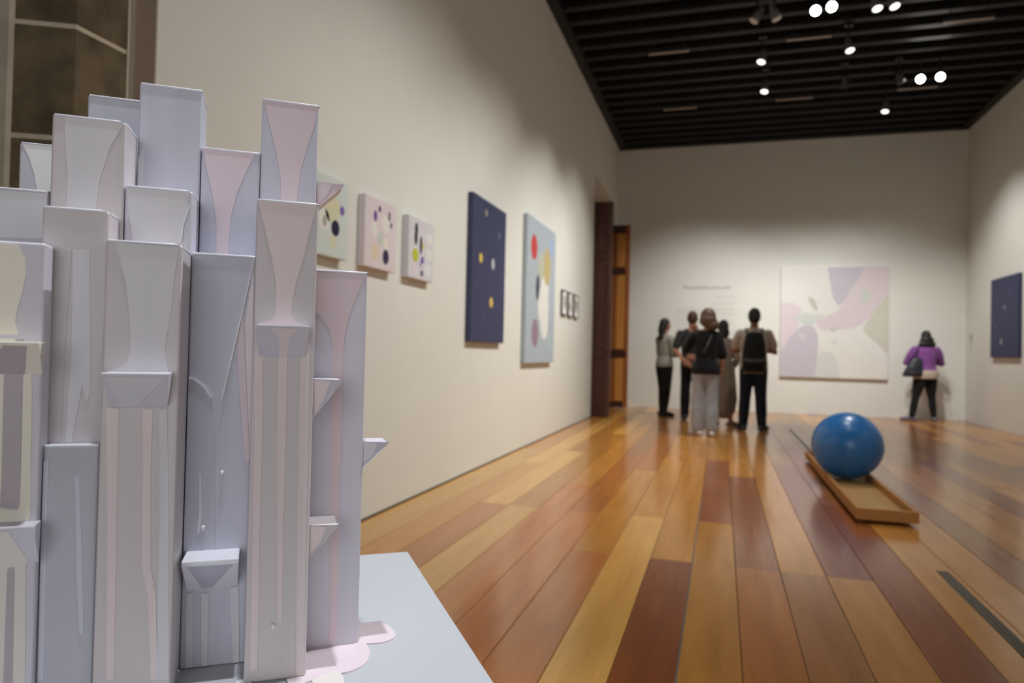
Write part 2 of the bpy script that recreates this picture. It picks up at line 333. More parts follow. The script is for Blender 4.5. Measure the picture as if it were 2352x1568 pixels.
# three small framed drawings
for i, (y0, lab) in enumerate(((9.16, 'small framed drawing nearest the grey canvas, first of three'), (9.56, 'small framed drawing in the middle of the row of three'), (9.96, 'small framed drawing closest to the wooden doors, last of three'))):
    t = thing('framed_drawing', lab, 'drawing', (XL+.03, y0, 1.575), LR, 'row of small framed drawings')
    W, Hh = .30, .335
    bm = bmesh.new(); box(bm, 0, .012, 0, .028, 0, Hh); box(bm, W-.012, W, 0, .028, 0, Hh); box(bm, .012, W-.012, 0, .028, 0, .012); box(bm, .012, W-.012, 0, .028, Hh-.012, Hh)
    obj('frame', bm, paint(70, 70, 72), t); obj('paper', B(.010, W-.010, .008, .025, .010, Hh-.010), paint(236, 234, 228), t)  # shadow along the works' edges is put into the dark frame colour
    rr = random.Random(i+5); p = [(.25+.5*rr.random(), .85-.12*k) for k in range(6)]
    bm = bmesh.new()
    tube(bm, [(a*W, .007, b*Hh) for a, b in p], [.006]*6, 6)
    if i != 1: tube(bm, [(.3*W, .007, .7*Hh), (.6*W, .007, .35*Hh), (.72*W, .007, .75*Hh)], [.005]*3, 6)
    else: tube(bm, [(.35*W, .007, .3*Hh), (.5*W, .007, .6*Hh), (.68*W, .007, .3*Hh), (.5*W, .007, .2*Hh)], [.005]*4, 6)
    obj('ink_stroke', bm, paint(58, 58, 60), t)
canvas('navy_canvas', 'navy blue canvas on the right wall beside the purple sweater', (XR-T, 13.04, 1.14), D(-90), 1.10, 1.25, T, (58, 62, 94), [
 (.52, .38, .03, .03, (150, 152, 160)), (.42, .80, .035, .04, (160, 162, 166)), (.22, .60, .02, .02, (120, 110, 120)), (.70, .20, .02, .02, (100, 104, 128))])
# large pastel painting on the back wall
W, Hh = 1.87, 2.10
bp = thing('pastel_painting', 'large square pastel painting on the far wall', 'painting', (1.075, YB-.06, .70))
obj('canvas', B(0, W, 0, .0578, 0, Hh, .004, 2), paint(224, 223, 217), bp)
def px(L): return [(min(max((x-215)/1225, .002), .998), min(max((y-165)/1240, .002), .998)) for x, y in L]
REG = [
 ('paint_area', (196, 192, 200), [(755, 166), (1170, 166), (1100, 310), (1000, 450), (945, 560), (885, 605), (825, 540), (790, 390)]),
 ('paint_area', (214, 202, 206), [(1165, 166), (1440, 166), (1440, 430), (1335, 590), (1225, 740), (1120, 825), (960, 862), (800, 865), (700, 885), (620, 805), (640, 745), (760, 715), (860, 665), (940, 580), (1000, 440), (1100, 310)]),
 ('paint_area', (216, 203, 207), [(215, 570), (370, 560), (480, 650), (385, 740), (440, 800), (420, 870), (320, 960), (290, 1050), (215, 1110)]),
 ('paint_area', (204, 209, 203), [(370, 745), (480, 660), (600, 700), (760, 688), (640, 750), (600, 815), (520, 825), (430, 790)]),
 ('paint_area', (196, 190, 199), [(215, 1110), (290, 1050), (315, 960), (420, 870), (470, 822), (585, 812), (660, 920), (655, 1200), (615, 1404), (215, 1404)]),
 ('paint_area', (204, 202, 188), [(1440, 450), (1335, 590), (1225, 740), (1160, 830), (1170, 900), (1330, 1020), (1430, 1130), (1440, 1150)]),
 ('paint_area', (208, 211, 206), [(690, 1100), (820, 1120), (880, 1210), (905, 1404), (620, 1404), (655, 1200)]),
 ('paint_area', (194, 192, 182), [(525, 505), (585, 500), (640, 590), (648, 670), (600, 640), (560, 580)])]
for i, (n_, c_, P) in enumerate(REG): blob(bp, chaikin(px(P)), W, Hh, paint(*c_), .0006+.00015*i, n_)
for i, (a, b, ra, rb, c_) in enumerate([(.79, .265, .05, .06, (206, 207, 200)), (.5, .565, .035, .02, (196, 200, 196)), (.51, .682, .035, .015, (212, 210, 204)), (.21, .63, .035, .03, (206, 200, 206))]):
    blob(bp, ellipse(a, b, ra, rb), W, Hh, paint(*c_), .0022)
# wall text
def wall_text(body, size, loc, m, parent, name):
    cu = bpy.data.curves.new('t', 'FONT'); cu.body = body; cu.size = size; cu.extrude = .001; cu.offset = .003
    o = bpy.data.objects.new('t', cu); C.objects.link(o); dg = bpy.context.evaluated_depsgraph_get()
    me = bpy.data.meshes.new_from_object(o.evaluated_get(dg)); bpy.data.objects.remove(o)
    me.transform(Matrix.Rotation(D(90), 4, 'X')); me.name = name
    return mobj(name, me, m, parent, False, loc)
wt = thing('wall_text', 'grey vinyl exhibition text on the far wall above the visitors', 'wall text', (-.757, YB-.0012, 2.40))
M_tx = mat('text_grey', srgb(166, 163, 158), .8, .1); M_tf = mat('text_faint', srgb(200, 197, 191), .8, .1)
h_ = wall_text('Este pequeño punto azul', .118, (0, 0, 0), M_tx, wt, 'heading')
h_['kind'] = 'stuff'; sx = .90/h_.dimensions.x; h_.scale = (sx, 1, sx)
rr = random.Random(2); zz = -.16
for n_, x0, x1 in [(2, .58, 1.0), (2, .50, 1.0), (5, -.12, 1.0), (4, -.12, 1.0), (5, -.12, 1.0)]:
    bm = bmesh.new()
    for _ in range(n_):
        x = x0+rr.uniform(0, .03)
        while x < x1-.03:
            wd = rr.uniform(.02, .07); box(bm, x, min(x+wd, x1), -.0006, .0006, zz, zz+.013); x += wd+.014
        zz -= .034
    obj('text_paragraph', bm, M_tf, wt)['kind'] = 'stuff'; zz -= .05
# thermostat-like little box near the right corner
t = thing('wall_sensor', 'small vertical wall fitting low in the right far corner', 'fitting', (XR, 14.10, 1.42))
obj('casing', B(-.012, 0, -.02, .02, 0, .13, .003), paint(150, 144, 128), t); obj('conduit', B(-.006, 0, -.004, .004, -.22, 0), paint(176, 168, 150), t)

# ------------------------------------------------------------------ ceiling fixtures
M_bar = mat('grey_strip', srgb(160, 154, 148), .5, .3); M_hd = mat('lamp_grey', srgb(104, 104, 108), .35, .5); M_bk = mat('lamp_black', (.02, .02, .02), .4, .5)
M_on = mat('lamp_lens_lit', (1, 1, 1), .3, .3, emit=((1, .97, .90), 60)); M_dim = mat('lamp_lens', srgb(215, 215, 215), .2, .6)
M_half = mat('lamp_lens_soft', (1, 1, 1), .3, .3, emit=((1, .98, .95), 2.2))
for i, (x, y, lab) in enumerate([(-.75, 9.57, 'pale linear ceiling strip nearest the left wall, front row'), (1.0, 9.555, 'pale linear ceiling strip in the middle, front row'), (2.77, 9.5, 'pale linear ceiling strip toward the right wall, front row'),
                            (-.73, 11.8, 'pale linear ceiling strip nearest the left wall, back row'), (1.03, 11.757, 'pale linear ceiling strip in the middle, back row'), (2.75, 11.705, 'pale linear ceiling strip toward the right wall, back row')]):
    t = thing('ceiling_strip', lab, 'ceiling light', (x, y, 5.15), 0, 'linear ceiling strips')
    obj('housing', B(-.27, .27, -.03, .03, 0, .06, .004), M_bk, t); obj('diffuser', B(-.265, .265, -.024, .024, -.008, .004, .003), M_bar, t)
    for s in (-.2, .2): obj('hanger', B(s-.006, s+.006, -.006, .006, .058, .19 if i else .19), M_bk, t)
def fixture(label, x, y, aim, lens, z=5.02, hd=None):
    t = thing('ceiling_spotlight', label, 'spotlight', (x, y, z), 0, 'spotlights under the dark ceiling')
    d = (Vector(aim)-Vector((x, y, z))).normalized()
    obj('stem', tube(bmesh.new(), [(0, 0, .03), (0, 0, .28)], [.012, .012], 10), M_bk, t)
    obj('mount', B(-.05, .05, -.03, .03, .24, .27, .004), M_bk, t)
    bm = bmesh.new(); s = d.cross(Vector((0, 0, 1))).normalized()*.062
    for k in (-1, 1): tube(bm, [(0, 0, .06), tuple(s*k+Vector((0, 0, .05))), tuple(s*k)], [.006]*3, 8)
    obj('yoke', bm, M_bk, t)
    bm = tube(bmesh.new(), [tuple(d*a) for a in (-.10, -.09, -.02, .05, .085)], [.025, .036, .042, .055, .058], 20)
    obj('lamp_head', bm, hd or M_hd, t, True)
    obj('lens', tube(bmesh.new(), [tuple(d*.0852), tuple(d*.090)], [.051, .046], 20), lens, t)
CAMP = (0, 0, 1.05)
def mid(x, y, k):   # aim between straight down and a far point
    return (x+k[0], y+k[1], 5.02+k[2])
fixture('brightly lit spotlight, left one of the dazzling top pair', .957, 8.518, (.3, 1.5, 1.0), M_on)
fixture('most dazzling lit spotlight, right one of the top pair', 1.118, 8.466, (.3, 1.5, 1.0), M_on)
fixture('softly glowing spotlight right of the dazzling top pair', 1.575, 8.50, (2.2, 7.2, .5), M_half)
fixture('pale spotlight at the very top edge, farthest right of its row', 1.738, 8.49, (2.8, 7.4, .8), M_half)
fixture('unlit white spotlight tilted left, left of the dazzling pair', .332, 8.479, (-1.6, 8.2, 1.8), M_dim, hd=None)
fixture('unlit white spotlight tilted right, nearest the dazzling pair', .512, 8.47, (1.6, 8.6, 2.0), M_dim)
fixture('white spotlight between the two middle ceiling strips, upper one on the left', .453, 9.676, (-.7, 8.6, .5), M_half)
fixture('white spotlight just above the back middle ceiling strip', .548, 10.771, (-.3, 9.6, .5), M_half)
fixture('white spotlight near the ceiling centre, below the dazzling pair', 1.468, 9.575, (2.3, 8.4, .5), M_half)
fixture('small lit spotlight, left one of the far right pair', 2.605, 10.943, (.8, 3.0, 1.0), M_on)
fixture('small lit spotlight, right one of the far right pair', 2.847, 10.922, (.8, 3.0, 1.0), M_on)
fixture('single white spotlight closest to the far wall', 2.391, 12.056, (1.7, 10.9, .4), M_half)
fixture('dark unlit spotlight in the middle of the far row', 1.615, 10.822, (2.0, 14.0, 1.6), M_dim, hd=M_bk)
fixture('dark unlit spotlight just left of the far right lit pair', 2.311, 10.825, (4.0, 12.0, 1.6), M_dim, hd=M_bk)

# ------------------------------------------------------------------ ball in its tray
M_tray = mat('pine', srgb(188, 132, 66), .45, .4, .12, 5, (6, .6, 6)); M_trf = mat('pine_floor', srgb(184, 142, 82), .5, .4, .1, 5, (4, .5, 4))
tr = thing('wooden_tray', 'long shallow pine tray on the floor under the blue ball', 'tray', (1.032, 6.42, .0))
HL, HW = 1.44, .182
obj('tray_floor', B(-HW+.004, HW-.004, -HL+.004, HL-.004, .030, .044), M_trf, tr)
for s in (-1, 1):
    obj('side_rail', B(min(s*HW, s*(HW-.022)), max(s*HW, s*(HW-.022)), -HL, HL, .024, .098, .002), M_tray, tr)
    obj('end_rail', B(-HW+.0222, HW-.0222, min(s*HL, s*(HL-.022)), max(s*HL, s*(HL-.022)), .024, .098, .002), M_tray, tr)
    for q in (-1.3, 0, 1.3): obj('foot', B(s*.12-.02, s*.12+.02, q-.03, q+.03, 0, .030), M_tray, tr)
bl = thing('exercise_ball', 'large glossy blue exercise ball resting on the wooden tray rails', 'ball', (1.032, 6.5, .3260))
M_ball = mat('blue_rubber', srgb(48, 118, 188), .28, .5, .06, 3)
obj('ball_skin', ball(bmesh.new(), (0, 0, 0), (.281, .281, .279), 64), M_ball, bl, True)
vm = tube(bmesh.new(), [(.0, -.02, .276), (0, -.02, .282)], [.012, .010], 12); obj('valve', vm, mat('valve_blue', srgb(30, 70, 120), .4), bl).location = (0, .2, -.085)

# ------------------------------------------------------------------ plinth and sculpture
TH = D(35.6); UV = Matrix.Rotation(TH, 4, 'Z'); U0, V0, ZB = -.10, 1.05, .62
org = UV @ Vector((U0, V0, ZB))
M_pl = mat('plinth_white', srgb(180, 181, 184), .42, .4, .01, 5)
pt = thing('plinth', 'low pale plinth with a smooth white top under the sculpture', 'plinth', (org.x, org.y, 0), TH)
obj('plinth_top', B(-.55, .384, -.52, .437, ZB-.03, ZB-.0003, .002), M_pl, pt); obj('plinth_body', B(-.54, .374, -.51, .427, .0, ZB-.03, .003), M_pl, pt)
def streaky(name, c1, c2, rough=.42, c3=None):
    m = mat(name, c1, rough, .45, 0, 1.0, (38, 38, 1.6), c2)
    nt = m.node_tree; rp = [n for n in nt.nodes if n.type == 'VALTORGB'][0]
    rp.color_ramp.elements[0].position = .30; rp.color_ramp.elements[1].position = .70
    return m
S = {'base': streaky('lilac_card', srgb(206, 202, 210), srgb(198, 194, 204)), 'taupe': streaky('taupe_card', srgb(206, 196, 196), srgb(199, 192, 194)),
     'grey': streaky('grey_card', srgb(196, 196, 208), srgb(188, 188, 200)),
     'ash': streaky('ash_card', srgb(184, 182, 190), srgb(176, 175, 184)),
     'pink': mat('pink_pour', srgb(217, 198, 205), .35, .5, .02, 20), 'rose': mat('rose_pour', srgb(214, 195, 200), .35, .5, .02, 20),
     'blush': mat('blush_pour', srgb(222, 206, 206), .35, .5, .02, 20), 'mist': streaky('mist_pour', srgb(211, 208, 211), srgb(204, 202, 207), .35),
     'white': mat('white_pour', srgb(240, 238, 234), .35, .5, .02, 20), 'rim': mat('paint_rim', srgb(226, 226, 232), .3, .5),
     'cream': mat('cream_pour', srgb(226, 220, 204), .35, .5, .02, 20), 'sand': mat('sand_pour', srgb(218, 210, 202), .35, .5, .02, 20),
     'plum': mat('plum_pour', srgb(176, 166, 170), .4, .5, .03, 20), 'slate': streaky('slate_pour', srgb(194, 194, 206), srgb(182, 184, 198), .35),
     'pearl': mat('pearl_ridge', srgb(232, 224, 220), .3, .5), 'ridge': mat('pale_ridge', srgb(216, 216, 222), .3, .5)}
COLS = {
  'A': (-0.2535,-0.1720,0.1300,0.2080,0.7163),
  'B': (-0.1695,-0.0890,0.1300,0.2080,0.7972),
  'C': (-0.0880,-0.0067,0.0500,0.1290,0.7981),
  'D': (-0.0056,0.0747,0.0500,0.1290,0.7162),
  'E': (0.0753,0.1560,0.0500,0.1290,0.7981),
  'F': (-0.1716,-0.0885,-0.0300,0.0480,0.7175),
  'G': (-0.2520,-0.1735,-0.0250,0.0480,0.6197),
  'H': (-0.1625,-0.0920,-0.0900,-0.0320,0.5898),
  'I': (-0.0875,-0.0070,-0.0300,0.0480,0.6351),
  'J': (-0.0893,-0.0069,-0.1200,-0.0320,0.5509),
  'K': (-0.0064,0.0750,-0.0300,0.0480,0.5527),
  'L': (0.0752,0.1515,-0.0950,0.0480,0.6192),
  'M': (0.1535,0.2285,-0.0112,0.0480,0.5416),
  'N': (-0.2650,-0.1482,-0.1250,-0.0930,0.5424),
  'P': (-0.1477,-0.0905,-0.1130,-0.0910,0.3101),
}
PAINT = [
  ('A','white',[(-0.2498,0.7149),(-0.2102,0.7153),(-0.2082,0.6463),(-0.2295,0.6468),(-0.234,0.6724),(-0.2412,0.6969)]),
  ('D','pink',[(-0.0039,0.7149),(0.0672,0.7152),(0.057,0.6904),(0.0441,0.6569),(0.0363,0.6177),(0.0342,0.5632),(0.0183,0.5634),(0.0169,0.6129),(0.01,0.6536),(0.0002,0.6938)]),
  ('E','pink',[(0.0778,0.7961),(0.1548,0.7971),(0.1505,0.7668),(0.1405,0.7324),(0.1326,0.6984),(0.1282,0.6485),(0.1051,0.6483),(0.1042,0.6823),(0.0963,0.724),(0.0854,0.7651)]),
  ('F','mist',[(-0.1573,0.716),(-0.0905,0.7157),(-0.1056,0.6849),(-0.1163,0.6414),(-0.1196,0.6007),(-0.1526,0.6011),(-0.1524,0.6433),(-0.1563,0.6817)]),
  ('I','mist',[(-0.0862,0.6331),(-0.0102,0.6336),(-0.016,0.5934),(-0.0205,0.5652),(-0.0767,0.5646),(-0.0816,0.5938)]),
  ('I','ridge',[(-0.0113,0.6171),(-0.0097,0.6155),(-0.0169,0.5876),(-0.0184,0.5665),(-0.02,0.5664),(-0.019,0.5874)]),
  ('L','blush',[(0.0773,0.6176),(0.1498,0.6182),(0.1419,0.5838),(0.1346,0.546),(0.1271,0.5198),(0.1224,0.4911),(0.1219,0.4711),(0.1275,0.4628),(0.1413,0.4599),(0.0805,0.4589),(0.0963,0.464),(0.1019,0.4721),(0.1014,0.5127),(0.0951,0.5463),(0.0856,0.5851)]),
  ('L','blush',[(0.0812,0.4332),(0.0879,0.4193),(0.0901,0.3157),(0.0899,0.204),(0.0918,0.0149),(0.0829,0.016),(0.0815,0.2045),(0.0801,0.3158),(0.0784,0.4191)]),
  ('L','blush',[(0.107,0.4197),(0.1178,0.4199),(0.1189,0.3152),(0.1187,0.2023),(0.1203,0.0786),(0.1178,0.0727),(0.1144,0.0792),(0.1111,0.2028),(0.1082,0.3154)]),
  ('L','blush',[(0.1403,0.4347),(0.1452,0.4348),(0.1467,0.3147),(0.1473,0.1439),(0.1499,0.002),(0.1395,0.0033),(0.1364,0.1447),(0.1346,0.3149),(0.1346,0.4202)]),
  ('M','rose',[(0.1549,0.5391),(0.2258,0.5401),(0.2111,0.5004),(0.2013,0.4714),(0.1971,0.4396),(0.1969,0.3038),(0.1979,0.0025),(0.1875,0.0037),(0.1822,0.304),(0.1799,0.4391),(0.1764,0.4579),(0.1688,0.4702),(0.1564,0.4823)]),
  ('K','pearl',[(0.0718,0.5467),(0.0734,0.5516),(0.0549,0.4505),(0.0376,0.3587),(0.036,0.3587),(0.0533,0.4505)]),
  ('K','rose',[(0.0587,0.4744),(0.061,0.4733),(0.0628,0.427),(0.0671,0.3676),(0.0738,0.2784),(0.0724,0.2725),(0.0691,0.2726),(0.0673,0.2786),(0.0582,0.3676),(0.0539,0.4268)]),
  ('K','blush',[(0.072,0.5407),(0.0738,0.4273),(0.0738,0.002),(0.0738,0.002),(0.0738,0.2695),(0.0738,0.2843),(0.0663,0.3973),(0.0629,0.4627)]),
  ('K','ridge',[(-0.0052,0.3871),(0.0008,0.386),(0.0144,0.3762),(0.0246,0.3599),(0.0224,0.3593),(0.0124,0.3733),(-0.0002,0.3831),(-0.0052,0.3842)]),
  ('K','slate',[(-0.0052,0.3836),(-0.0002,0.3825),(0.0124,0.3727),(0.023,0.3587),(0.0292,0.3089),(0.0334,0.1539),(-0.0052,0.1568),(-0.0052,0.3096)]),
  ('K','ridge',[(-0.0052,0.3819),(-0.0052,0.3819),(-0.0052,0.3384),(-0.0052,0.3315),(-0.0052,0.3298),(-0.0052,0.3327)]),
  ('K','ridge',[(0.0112,0.2569),(0.0134,0.2568),(0.0159,0.2044),(0.0148,0.1842),(0.0123,0.1779),(0.0101,0.1816),(0.0121,0.2046)]),
  ('J','mist',[(-0.0793,0.5493),(-0.0107,0.5479),(-0.0153,0.5096),(-0.018,0.4674),(-0.023,0.4252),(-0.0179,0.3949),(-0.0819,0.3952),(-0.064,0.4062),(-0.0602,0.4192),(-0.0612,0.4553),(-0.0666,0.5016)]),
  ('J','blush',[(-0.0839,0.3548),(-0.0702,0.3522),(-0.0688,0.219),(-0.0664,0.0354),(-0.0746,0.0365),(-0.0783,0.2196)]),
  ('J','blush',[(-0.0449,0.352),(-0.0342,0.352),(-0.0343,0.2689),(-0.0314,0.1651),(-0.0248,0.1283),(-0.0202,0.0295),(-0.0277,0.0304),(-0.0332,0.1291),(-0.0407,0.1658),(-0.0426,0.2692)]),
  ('J','mist',[(-0.0272,0.352),(-0.0187,0.3519),(-0.013,0.2158),(-0.0081,0.0279),(-0.0211,0.0296),(-0.023,0.1644),(-0.0234,0.2164)]),
  ('H','mist',[(-0.1295,0.54),(-0.1122,0.5412),(-0.1068,0.3812),(-0.1077,0.3629),(-0.1099,0.3593),(-0.1123,0.3629),(-0.1151,0.3812),(-0.1244,0.311),(-0.1312,0.3111),(-0.1276,0.4227)]),
  ('K','mist',[(-0.0004,0.1004),(0.008,0.0996),(0.0096,0.002),(0.0006,0.002)]),
  ('K','mist',[(0.0177,0.0988),(0.0262,0.098),(0.0283,0.002),(0.0208,0.002)]),
  ('K','mist',[(0.0532,0.1026),(0.0642,0.1046),(0.0676,0.002),(0.0598,0.002)]),
  ('P','grey',[(-0.1465,0.2919),(-0.1418,0.2967),(-0.1408,0.1715),(-0.1397,0.0418),(-0.1449,0.0425),(-0.1465,0.172)]),
  ('H','taupe',[(-0.1548,0.546),(-0.1309,0.5399),(-0.1344,0.4226),(-0.1357,0.3112),(-0.1535,0.3115),(-0.1513,0.4222)]),
  ('P','grey',[(-0.1148,0.2731),(-0.1104,0.273),(-0.1039,0.1686),(-0.1009,0.0924),(-0.103,0.0886),(-0.1053,0.0929),(-0.1106,0.1691)]),
  ('N','cream',[(-0.2171,0.5391),(-0.176,0.5391),(-0.1679,0.5229),(-0.1666,0.5057),(-0.1694,0.4858),(-0.1739,0.4659),(-0.1755,0.4511),(-0.1714,0.4375),(-0.2141,0.4362)]),
  ('N','cream',[(-0.2059,0.4331),(-0.1729,0.433),(-0.1818,0.4215),(-0.1846,0.4068),(-0.1833,0.2753),(-0.184,0.2423),(-0.1674,0.2395),(-0.1651,0.2453),(-0.1652,0.3236),(-0.166,0.3973),(-0.1659,0.4219),(-0.1635,0.4244),(-0.1588,0.4073),(-0.1569,0.3728),(-0.155,0.2325),(-0.1578,0.2253),(-0.2,0.2277)]),
  ('N','plum',[(-0.1846,0.4039),(-0.1839,0.4093),(-0.1749,0.4305),(-0.1666,0.4327),(-0.1667,0.4219),(-0.1669,0.3825),(-0.1651,0.2453),(-0.1666,0.2414),(-0.1816,0.2437),(-0.1833,0.2462)]),
  ('N','sand',[(-0.1998,0.2205),(-0.1668,0.2185),(-0.1577,0.1935),(-0.1543,0.0451),(-0.1949,0.0504)]),
  ('N','plum',[(-0.175,0.1728),(-0.1731,0.1766),(-0.1681,0.1762),(-0.1676,0.1722),(-0.166,0.0467),(-0.1752,0.0479)]),
  ('G','mist',[(-0.2442,0.6155),(-0.1749,0.6178),(-0.178,0.5601),(-0.2425,0.5569)]),
  ('C','mist',[(-0.0868,0.6925),(-0.0805,0.7067),(-0.0788,0.645),(-0.0171,0.651),(-0.0104,0.6138),(-0.0868,0.6496)]),
]

SC = thing('box_sculpture', 'tall lilac and pink sculpture of clustered poured-paint box towers on the plinth', 'sculpture', tuple(org), TH)
SKIN = dict(A='base', B='grey', C='grey', D='grey', E='grey', F='taupe', G='base', H='taupe', I='base', J='taupe', K='grey', L='taupe', M='base', N='base', P='ash')
TOW = {}
for k, (a, b, v0, v1, h_) in COLS.items():
    bm = B(a, b, v0, v1, 0, h_, .0030, 3)
    TOW[k] = obj('tower', bm, S[SKIN[k]], SC)
    if k != 'N':
        e = .0008; q = .0105 if k in 'FHIJ' else .003; z = h_-.0002     # raised poured-paint lip, drooping at some corners; top-light highlight put into its pale colour
        lip = [(a+e, v0+.004, z-.001), (a+.003, v0+e*.4, z), (b-q, v0+e*.4, z), (b-q*.45, v0+e*.4, z-q*.10), (b-e*.4, v0+q*.5, z-q*.14), (b-e*.4, v1-.004, z)]
        obj('paint_rim', tube(bmesh.new(), lip, [.0012, .0017, .0017, .0019, .0019, .0014], 8), S['rim'], TOW[k], True)
nr = {}
for k, m_, P in PAINT:
    v0 = COLS[k][2]; nr[k] = nr.get(k, 0)+1
    ridge = m_ in ('ridge', 'pearl')
    bm = prism(bmesh.new(), P, 'y', v0-(.0022 if ridge else .0005+.00012*nr[k]), v0+.0004)
    obj('paint_drip', bm, S[m_], TOW[k])
# brackets: small wedge ledges, flat on top and slanting back underneath
def wedge_front(x0, x1, zt, drop, v0, out, m_, funnel=None, taper=.004, rim=.003):
    bm = bmesh.new()
    top = [(x0, v0-out), (x1, v0-out), (x1-.001, v0), (x0+.001, v0)]
    V = [bm.verts.new((x, y, zt)) for x, y in top] + [bm.verts.new((x, y, zt-rim)) for x, y in top[:2]] + [bm.verts.new((x1-taper, v0, zt-drop)), bm.verts.new((x0+taper, v0, zt-drop))]
    for f in ((0, 1, 2, 3), (0, 1, 5, 4), (4, 5, 6, 7), (1, 2, 6, 5), (0, 3, 7, 4), (2, 3, 7, 6)): bm.faces.new([V[i] for i in f])
    bmesh.ops.recalc_face_normals(bm, faces=bm.faces[:])
    bmesh.ops.bevel(bm, geom=[e for e in bm.edges if e.calc_face_angle(0) > .4], offset=.0014, segments=2, profile=.6, affect='EDGES')
    o = obj('bracket', bm, S[m_], SC)
    if funnel:
        F = []
        def pt_(fx, fz):                      # point on the slanted face
            return (x0+taper*fz+(x1-x0-2*taper*fz)*fx, v0-out*(1-fz), zt-rim-(drop-rim)*fz)
        nrm = Vector((0, -(drop-rim), -out)).normalized()*.0006
        b2 = bmesh.new(); A = [b2.verts.new(Vector(pt_(*p))+nrm) for p in funnel[1]]; Bk = [b2.verts.new(Vector(pt_(*p))-nrm) for p in funnel[1]]
        n = len(A); f1 = b2.faces.new(A); f2 = b2.faces.new(Bk)
        for i in range(n): b2.faces.new((A[i], A[(i+1) % n], Bk[(i+1) % n], Bk[i]))
        bmesh.ops.triangulate(b2, faces=[f1, f2]); obj('paint_drip', b2, S[funnel[0]], o)
    return o
FUN = [(.26, .02), (.80, .02), (.62, .35), (.60, .98), (.44, .98), (.42, .35)]
wedge_front(.0801, .1436, .4579, .042, -.095, .032, 'base', ('blush', FUN), .003)
wedge_front(-.083, -.0131, .3967, .043, -.12, .038, 'base', ('mist', [(.05, .03), (.95, .03), (.7, .5), (.45, .95), (.15, .95)]), .005)
wedge_front(-.0026, .0655, .1562, .052, -.03, .05, 'rim', ('slate', [(.1, .03), (.9, .03), (.75, .4), (.5, .95), (.3, .95)]), .002, .006)  # bracket coloured paler, its lit top put into the colour
wedge_front(-.264, -.1435, .4295, .038, -.125, .03, 'cream', ('plum', [(.72, .05), (.9, .05), (.85, .95), (.5, .95), (.6, .5)]), .004)
wedge_front(-.264, -.143, .2275, .048, -.125, .028, 'base', ('sand', [(.05, .03), (.8, .03), (.92, .95), (.05, .95)]), .002)
def wedge_side(u0, u1, zt, zb, v0, v1, m_, pour=None):
    bm = prism(bmesh.new(), [(u0, zt), (u1, zt), (u1, zt-.002), (u0, zb)], 'y', v0, v1)
    bmesh.ops.dissolve_limit(bm, angle_limit=.01, verts=bm.verts[:], edges=bm.edges[:])
    bmesh.ops.bevel(bm, geom=[e for e in bm.edges if e.calc_face_angle(0) > .4], offset=.0013, segments=2, profile=.6, affect='EDGES')
    o = obj('bracket', bm, S[m_], SC)
    if pour: obj('paint_drip', prism(bmesh.new(), [(u0+.002, zt-.002), (u0+(u1-u0)*.62, zt-.002), (u0+.004+(u1-u0)*.3, zt-(zt-zb)*.5), (u0+.002, zb+.006)], 'y', v0-.0007, v0+.0004), S[pour], o)
wedge_side(.1555, .196, .6852, .644, .0650, .125, 'rose', 'pink')
wedge_side(.151, .1880, .3875, .334, -.085, -.03, 'base', 'blush')
wedge_side(.151, .1890, .1935, .151, -.085, -.03, 'taupe', 'blush')
wedge_side(.228, .265, .2925, .254, -.005, .045, 'base', 'mist')
# beads where drips end
for k, x, z in (('K', .0395, .2585), ('L', .1095, .0705), ('K', -.006+.024, .186)):
    v0 = COLS[k][2]; obj('paint_bead', ball(bmesh.new(), (x, v0-.001, z), (.0028, .0026, .0036), 12), S['pearl'], TOW[k], True)
# paint puddles run out on the plinth
def puddle(P, m_, h_):
    bm = prism(bmesh.new(), cat_rom(P, 5), 'z', -.0002, h_)
    bmesh.ops.dissolve_limit(bm, angle_limit=.01, verts=bm.verts[:], edges=bm.edges[:])
    obj('paint_puddle', bm, S[m_], SC)
PUD = [[(.14, -.02), (.1988, -.005), (.2338, -.0071), (.2412, -.0326), (.2381, -.0614), (.2277, -.0837), (.2088, -.0984), (.1888, -.1018), (.1719, -.1046), (.13, -.115)],
 [(.225, .0566), (.2668, .0589), (.2823, .0382), (.2865, .011), (.2813, -.0062), (.2636, -.0173), (.245, -.0162), (.225, -.008)],
 [(.1583, -.1155), (.1779, -.0986), (.192, -.0962), (.1977, -.1145), (.1947, -.1347), (.175, -.14)], [(.0673, -.09), (.0833, -.089), (.0837, -.1085), (.0687, -.1041)]]
S['puddle'] = mat('pink_puddle', srgb(216, 200, 205), .25, .4, .02, 10)
for P, m_, h_ in zip(PUD, ('puddle', 'puddle', 'sand', 'ridge'), (.0016, .0014, .0024, .003)): puddle(P, m_, h_)

